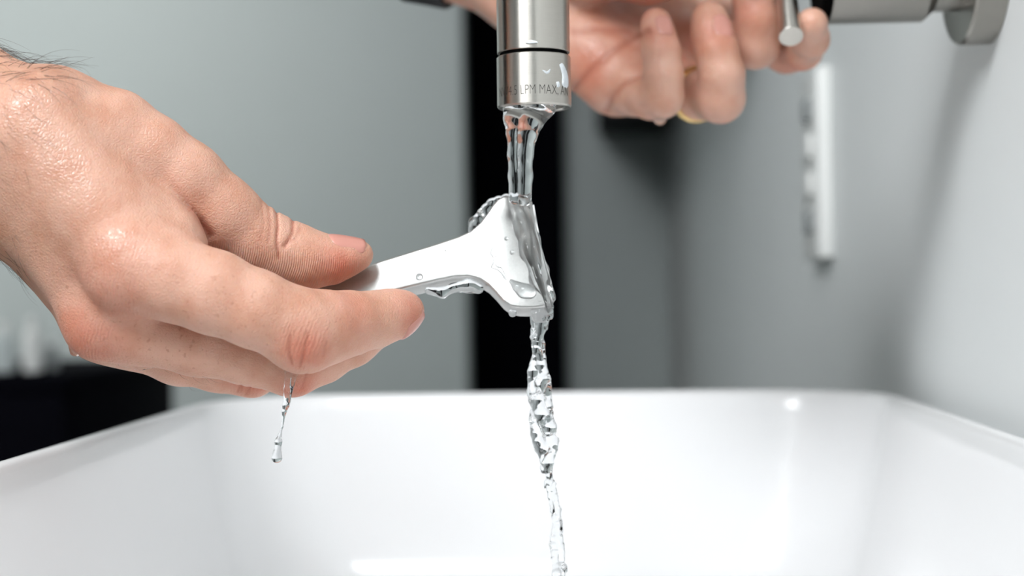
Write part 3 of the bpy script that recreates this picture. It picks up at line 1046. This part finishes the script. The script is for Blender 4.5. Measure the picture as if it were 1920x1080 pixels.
# --- fingernails, draped on the skin
def nail(sdf, c, axis, normal, wid, length, parent):
    ax = np.asarray(axis, float); ax /= np.linalg.norm(ax)
    n = np.asarray(normal, float); n = n - ax * (n @ ax); n /= np.linalg.norm(n)
    sd = np.cross(ax, n)
    NU, NV = 13, 15
    uu, vv = np.meshgrid(np.linspace(-1, 1, NU), np.linspace(-1, 1, NV), indexing='ij')
    wv = (1 - 0.10 * (1 - vv) / 2) * np.sqrt(np.clip(1 - np.clip(np.abs(vv), 0, 1) ** 5 * 0.55, 0, 1))
    X = uu * wid / 2 * wv
    Yv = vv * length / 2 * (1 - 0.12 * uu ** 2)
    pts = (np.asarray(c)[None] + X.reshape(-1, 1) * sd + Yv.reshape(-1, 1) * ax)
    base = pts + n * 12.0
    t = np.zeros(len(base))
    for _ in range(60):
        t += sdf((base - n * t[:, None]).astype(np.float32)) * 0.7
        t = np.clip(t, 0, 26)
    # smooth transverse curve (a parabola fitted to the draped heights)
    h = (12.0 - t)
    A = np.stack([np.ones(len(h)), X.ravel() ** 2, Yv.ravel(), Yv.ravel() ** 2], 1)
    good = np.abs(sdf((base - n * t[:, None]).astype(np.float32))) < 0.3
    good &= (np.abs(uu.ravel()) < 0.75)
    co = np.linalg.lstsq(A[good], h[good], rcond=None)[0]
    co[1] = min(max(co[1], -0.13), -0.03); co[3] = min(max(co[3], -0.03), 0.0)
    hs = A @ co
    edge = np.maximum(np.abs(uu), np.where(vv < 0, np.abs(vv), 0)).ravel()
    hs = hs + 0.40 - 0.75 * edge ** 10
    top = pts + n * hs[:, None]
    bot = top - n * 0.6
    V = np.vstack([top, bot])
    Fc = []
    idx = lambda i, j: i * NV + j
    S = NU * NV
    for i in range(NU - 1):
        for j in range(NV - 1):
            Fc.append((idx(i, j), idx(i + 1, j), idx(i + 1, j + 1), idx(i, j + 1)))
            Fc.append((S + idx(i, j), S + idx(i, j + 1), S + idx(i + 1, j + 1), S + idx(i + 1, j)))
    bd = [idx(i, 0) for i in range(NU)] + [idx(NU - 1, j) for j in range(1, NV)] + [idx(i, NV - 1) for i in range(NU - 2, -1, -1)] + [idx(0, j) for j in range(NV - 2, 0, -1)]
    for a_, b_ in zip(bd, bd[1:] + bd[:1]):
        Fc.append((b_, a_, S + a_, S + b_))
    o = link('fingernail', mesh_np('fingernail', V, Fc), M['nail'])
    o.parent = parent
    return o


def along(ch, i, j):
    return ch[j][0] - ch[i][0]


nail(razor_hand, P(653, 481, 474), along(RH['thumb'], 8, 10), (0.1, -0.42, 0.90), 10.8, 12.5, handR)
nail(razor_hand, P(757, 585, 467), along(RH['index'], 8, 10), (0.40, -0.40, -0.82), 10.2, 10.5, handR)
nail(lever_hand, P(1241, 56, 556), along(LH['pinky'], 5, 7), (0.32, -1, 0.15), 8.0, 9.5, handL)
nail(lever_hand, P(1347, 62, 562), along(LH['ring'], 5, 7), (0.40, -1, 0.15), 9.8, 10.5, handL)
nail(lever_hand, P(1412, -10, 577), along(LH['middle'], 4, 6), (0.1, -1, 0.15), 10.0, 11.0, handL)


# --- arm hair
def build_hair():
    me = meR
    co = VR
    nr = np.zeros(len(co) * 3, np.float32)
    me.vertices.foreach_get('normal', nr)
    nr = nr.reshape(-1, 3)
    uv = co @ CRN
    px = 960 + F * uv[:, 0] / -uv[:, 2]; py = 540 - F * uv[:, 1] / -uv[:, 2]
    V, Fc = [], []

    def strand(p, n, flow, length, lift, r, curl):
        b0 = len(V)
        seg = 6
        q = p.copy()
        d = flow + n * lift
        d /= np.linalg.norm(d)
        side = np.cross(d, n)
        for s in range(seg + 1):
            rad = r * (1 - 0.8 * s / seg)
            a, u, v = frame_from(d)
            for k in range(3):
                w = 2.094 * k
                V.append(q + (u * math.cos(w) + v * math.sin(w)) * rad)
            q = q + d * length / seg
            d = d + side * curl - n * (lift * 0.22)
            d /= np.linalg.norm(d)
        for s in range(seg):
            for k in range(3):
                k2 = (k + 1) % 3
                Fc.append((b0 + s * 3 + k, b0 + s * 3 + k2, b0 + s * 3 + 3 + k2, b0 + s * 3 + 3 + k))

    def scatter(mask, n, flow, lmin, lmax, lift, r):
        ids = np.flatnonzero(mask)
        if len(ids) == 0:
            return
        for i in rng.choice(ids, n):
            f = np.array(flow) + rng.normal(size=3) * 0.22
            f = f - nr[i] * (f @ nr[i]); f /= np.linalg.norm(f)
            strand(co[i] - nr[i] * 0.2, nr[i].astype(float), f, rng.uniform(lmin, lmax), max(0.02, rng.normal(lift, lift * 0.5)), r, rng.normal() * 0.10)

    up = nr[:, 2] > 0.55
    scatter((px > -140) & (px < 110) & up & (py < 160), 170, (1, -0.1, -0.35), 9, 20, 0.45, 0.07)
    scatter((px > -140) & (px < 90) & (nr[:, 1] < -0.5) & (py < 330), 90, (0.8, -0.1, -0.9), 7, 15, 0.05, 0.05)
    scatter((px > -140) & (px < 40) & (nr[:, 2] < -0.3) & (py > 380), 60, (0.5, 0, -0.9), 7, 13, 0.4, 0.06)
    scatter((px > 270) & (px < 430) & (nr[:, 2] < -0.5) & (py > 690), 14, (0.7, 0, -0.4), 3, 7, 0.7, 0.03)
    return mesh_np('arm_hair', V, Fc)


hr = link('arm_hair', build_hair(), M['hair'])
hr.parent = handR
hr['kind'] = 'stuff'
hr['label'] = 'fine dark hair on the wrist and forearm'

# --- gold ring and black wristband
a, b = LH['ring'][1], LH['ring'][2]
rc = P(1307, 177, 584.5)
ax_, u_, v_ = frame_from(b[0] - a[0])
rr_ = 45 * 583 / F
rax = P(1350, 182, 566) - P(1296, 168, 588)
band = lathe('finger_ring', rc, rax, [(-3, rr_ + 0.2), (-3, rr_ + 1.1), (-2.1, rr_ + 1.7), (0, rr_ + 2.0), (2.1, rr_ + 1.7), (3, rr_ + 1.1), (3, rr_ + 0.2)], 64)
tag(link('finger_ring', band, M['gold']), 'gold ring worn on the finger of the hand at the tap lever', 'ring')

fd = (elbow_l - L_WRIST) / np.linalg.norm(elbow_l - L_WRIST)


def build_band():
    c = P(815, -112, 625)
    t0 = (c - L_WRIST) @ fd
    a, u, v = frame_from(fd)
    V, Fc = [], []
    n = 64
    prof = [(-10.5, 0.3), (-10.5, 2.6), (-9.5, 3.4), (0, 3.8), (9.5, 3.4), (10.5, 2.6), (10.5, 0.3)]
    for t, off in prof:
        base = L_WRIST + fd * (t0 + t)
        for i in range(n):
            w = 2 * math.pi * i / n
            dr = u * math.cos(w) + v * math.sin(w)
            V.append((base, dr, off))
    B = np.array([v[0] for v in V]); D = np.array([v[1] for v in V]); O = np.array([v[2] for v in V])
    s = np.full(len(V), 40.0)
    for _ in range(30):                      # march inwards to the skin
        s -= lever_hand((B + D * s[:, None]).astype(np.float32)) * 0.8
    V = list(B + D * (s + O)[:, None])
    for j in range(len(prof) - 1):
        for i in range(n):
            k = (i + 1) % n
            Fc.append((j * n + i, j * n + k, (j + 1) * n + k, (j + 1) * n + i))
    for i in range(n):
        k = (i + 1) % n
        Fc.append(((len(prof) - 1) * n + i, (len(prof) - 1) * n + k, k, i))
    return mesh_np('wristband', V, Fc)


tag(link('wristband', build_band(), M['rubber']), 'black band around the wrist of the arm reaching for the lever', 'wristband')


# ------------------------------------------------------------------ water
def tap_water(Q):
    # upper column: two fused strands widening to the mouth
    Yw = 484.0
    left = chain(Q, [J(972, 200, Yw, 34), J(966, 222, Yw, 21), J(963, 250, Yw, 13), J(963, 290, Yw, 10.5), J(965, 330, Yw, 11), J(966, 372, Yw + 1, 12)], 1.5)
    right = chain(Q, [J(1003, 198, Yw, 40), J(994, 222, Yw, 27), J(988, 250, Yw, 19), J(984, 290, Yw, 15), J(983, 330, Yw, 14.5), J(982, 372, Yw + 1, 15)], 1.5)
    d = smin(left, right, 0.8)
    d = np.maximum(d, Q[:, 2] - (SZ + 1.8))
    d = d + 0.10 * lump(Q * np.array([1.6, 1, 0.35], np.float32), 1.3, 21)
    # sheet over the razor's open edge
    sh = chain(Q, [(rz(972, 372, 1.0), 2.6), (rz(981, 420, 1.2), 3.4), (rz(995, 470, 1.4), 3.6), (rz(1012, 525, 2.0), 3.4), (rz(1022, 563, 3), 2.4)], 2.5)
    sh2 = chain(Q, [(rz(978, 368, 4), 3.0), (rz(996, 440, 4), 2.6), (rz(1012, 500, 4), 2.8), (rz(1024, 550, 4), 2.6), (rz(1012, 582, 4), 3.0)], 2.5)
    tw = np.sin(Q[:, 0] * 1.9 + Q[:, 2] * 0.62 + 1.2 * np.sin(Q[:, 2] * 0.21)) * 0.24 + 0.2 * lump(Q * np.array([1.2, 1, 0.6], np.float32), 0.5, 33)
    sh = smin(sh, sh2, 1.6) + tw.astype(np.float32) + 0.15 * lump(Q, 1.1, 31)
    d = smin(d, sh, 1.8)
    # splash at the upper shoulder
    for px, py, dp, r in ((946, 364, 3, 9), (932, 367, 4, 10), (920, 373, 4, 11), (911, 384, 4, 12), (903, 394, 3, 11), (896, 402, 4, 11), (889, 411, 3, 12), (886, 422, 4, 10), (900, 410, 5, 10), (912, 396, 6, 10)):
        d = smin(d, cone(Q, *(rz(px, py, dp),) * 2, r / 4.6, r / 4.6), 0.55)
    # lower stream, twisting and beading down to the basin floor
    pth = [(1012, 580, 20), (1011, 600, 15), (1008, 630, 12.5), (1008, 660, 11.5), (1009, 690, 15), (1010, 720, 21), (1013, 750, 23), (1017, 790, 24), (1022, 830, 22), (1026, 862, 16),
           (1030, 890, 8), (1034, 915, 8), (1038, 945, 9), (1042, 985, 11), (1044, 1020, 12), (1048, 1060, 13), (1052, 1100, 14)]
    r_ = np.random.default_rng(12)
    ys = np.arange(580, 1101, 13.0)
    xs = np.interp(ys, [p[1] for p in pth], [p[0] for p in pth]); rs = np.interp(ys, [p[1] for p in pth], [p[2] for p in pth])
    st = None
    for m_ in range(3):                       # three strands winding round each other
        ph = m_ * 2.09 + np.cumsum(r_.uniform(0.05, 0.65, len(ys)))
        pts = [J(x + 0.62 * r * math.cos(w), y, Yw + 2 + 0.55 * r / 5.5 * math.sin(w), r * r_.uniform(0.38, 0.60)) for x, y, r, w in zip(xs, ys, rs, ph)]
        c = chain(Q, pts, 0.8)
        st = c if st is None else smin(st, c, 0.7)
    end = P(1052, 1100, Yw + 2)
    st = smin(st, cone(Q, end, (end[0] + 1, end[1], RIMZ - 117), 2.5, 3.2), 2)
    r_ = np.random.default_rng(4)
    for x, y, r in pth[:-1]:
        for _ in range(3 if r > 11 else 1):
            px = x + r_.uniform(-1.0, 1.0) * r; py = y + r_.uniform(-18, 18)
            rb = r_.uniform(2.5, 8.0) / 5.5
            c = P(px, py, Yw + 2 + r_.uniform(-2.2, 1.2))
            e = c + np.array([r_.uniform(-0.8, 0.8), 0, r_.uniform(-3.5, -0.5)])
            st = smin(st, cone(Q, c, e, rb, rb * r_.uniform(0.4, 0.9)), 0.6)
    st = st + (0.20 * lump(Q * np.array([1.6, 1.6, 0.3], np.float32), 1.0, 40) + 0.14 * lump(Q * np.array([1.5, 1.5, 0.5], np.float32), 1.9, 44) + 0.06 * lump(Q * np.array([1, 1, 0.6], np.float32), 3.0, 43)).astype(np.float32)
    d = smin(d, st, 1.5)
    return d.astype(np.float32)


zb = RIMZ - 117.6
me, _ = grow('water_stream', tap_water, (-42, 470, zb), (18, 500, SZ + 4), 0.42)
tag(link('water_stream', me, M['water']), 'clear running water falling from the spout over the razor into the basin', 'water')


def finger_drip(Q):
    Yw = 446
    d = chain(Q, [J(540, 684, Yw, 9), J(541, 700, Yw, 6.5), J(539, 730, Yw + 1, 7), J(536, 760, Yw + 1, 6), J(533, 772, Yw + 1, 4), J(529, 800, Yw + 1, 2.0), J(525, 815, Yw + 1, 2.6), J(522, 828, Yw + 1, 7), J(521, 838, Yw + 1, 5.5), J(519, 858, Yw + 1, 10.5)], 0.6)
    s = chain(Q, [J(562, 690, Yw, 5), J(552, 703, Yw, 4.6), J(548, 722, Yw, 3.6), J(541, 752, Yw + 1, 3)], 0.6)
    # film running along the finger's lower edge
    f = chain(Q, [J(562, 689, Yw - 2, 5), J(600, 682, Yw - 1, 4), J(650, 664, Yw + 4, 3.4), J(705, 648, Yw + 10, 2.8)], 1.5)
    d = smin(smin(d, s, 0.8), f, 0.8)
    return (d + 0.06 * lump(Q, 1.6, 8)).astype(np.float32)


lo = P(480, 900, 446); hi = P(740, 630, 446)
me, _ = grow('water_drip', finger_drip, (lo[0], 436, lo[2]), (hi[0], 470, hi[2]), 0.28)
tag(link('water_drip', me, M['water']), 'thin trickle of water hanging from the bent index finger', 'water')


def drop_on(name, pts, label, group=None, cell=0.2, k=0.8, ripple=0.0):
    pts = [(np.asarray(p), r) for p, r in pts]
    A = np.array([p for p, r in pts]); R = max(r for p, r in pts) + 1.2
    f = lambda Q: ((cone(Q, pts[0][0], pts[0][0], pts[0][1], pts[0][1]) if len(pts) == 1 else chain(Q, pts, k)) + ripple * lump(Q, 1.8, 3)).astype(np.float32)
    me_, _ = grow(name, f, A.min(0) - R, A.max(0) + R, cell)
    o = link(name, me_, M['water'])
    return tag(o, label, 'water drop', group)


drop_on('water_drop', [(rz(960, 528, -0.05), 0.8), (rz(972, 538, 0.0), 1.7), (rz(984, 545, 0.2), 2.6), (rz(994, 548, 0.2), 2.3)], 'large teardrop bead of water low on the razor head')
drop_on('water_drop', [(rz(924, 455, 0.15), 0.5), (rz(924, 475, 0.1), 0.8), (rz(929, 486, 0.1), 0.6), (rz(926, 500, 0.2), 0.8), (rz(938, 505, 0.2), 0.7), (rz(950, 522, 0.2), 0.6)], 'thin broken runnel of water down the middle of the razor head')
drop_on('water_drop', [(rz(805, 540, 2.5), 1.3), (rz(830, 543, 3.0), 1.9), (rz(850, 534, 3.0), 1.5), (rz(880, 530, 3.0), 2.4), (rz(897, 534, 3.5), 1.9)], 'beads of water hanging in a row under the razor neck', ripple=0.2)
for px, py, r in ((837, 469, 0.75), (788, 519, 1.3), (900, 463, 0.8), (937, 426, 0.45), (930, 438, 0.4), (960, 473, 0.9), (949, 447, 0.8), (996, 507, 0.7), (985, 524, 0.45), (967, 499, 0.4), (884, 480, 0.4)):
    drop_on('water_drop', [(rz(px, py, 0.3), r)], 'tiny round bead of water on the flat face of the razor', 'beads on the razor face', 0.16)
drop_on('water_drop', [(rz(962, 579, 4), 1.4)], 'round bead of water at the lowest corner of the razor head')
drop_on('water_drop', [(P(137, 650, 455), 1.5), (P(141, 658, 455), 1.8)], 'water drop clinging under the knuckle at the back of the razor hand')
drop_on('water_drop', [(P(225, 682, 452), 0.7), (P(262, 687, 452), 1.3), (P(285, 686, 452), 0.8)], 'flat water drop hanging under the middle finger base')
drop_on('water_drop', [(P(1236, 214, 561), 2.6), (P(1237, 222, 561), 2.6)], 'water drop hanging from the bent little finger at the lever')
drop_on('water_drop', [(P(1346, 228, 566), 1.0)], 'small water drop under the ring finger')
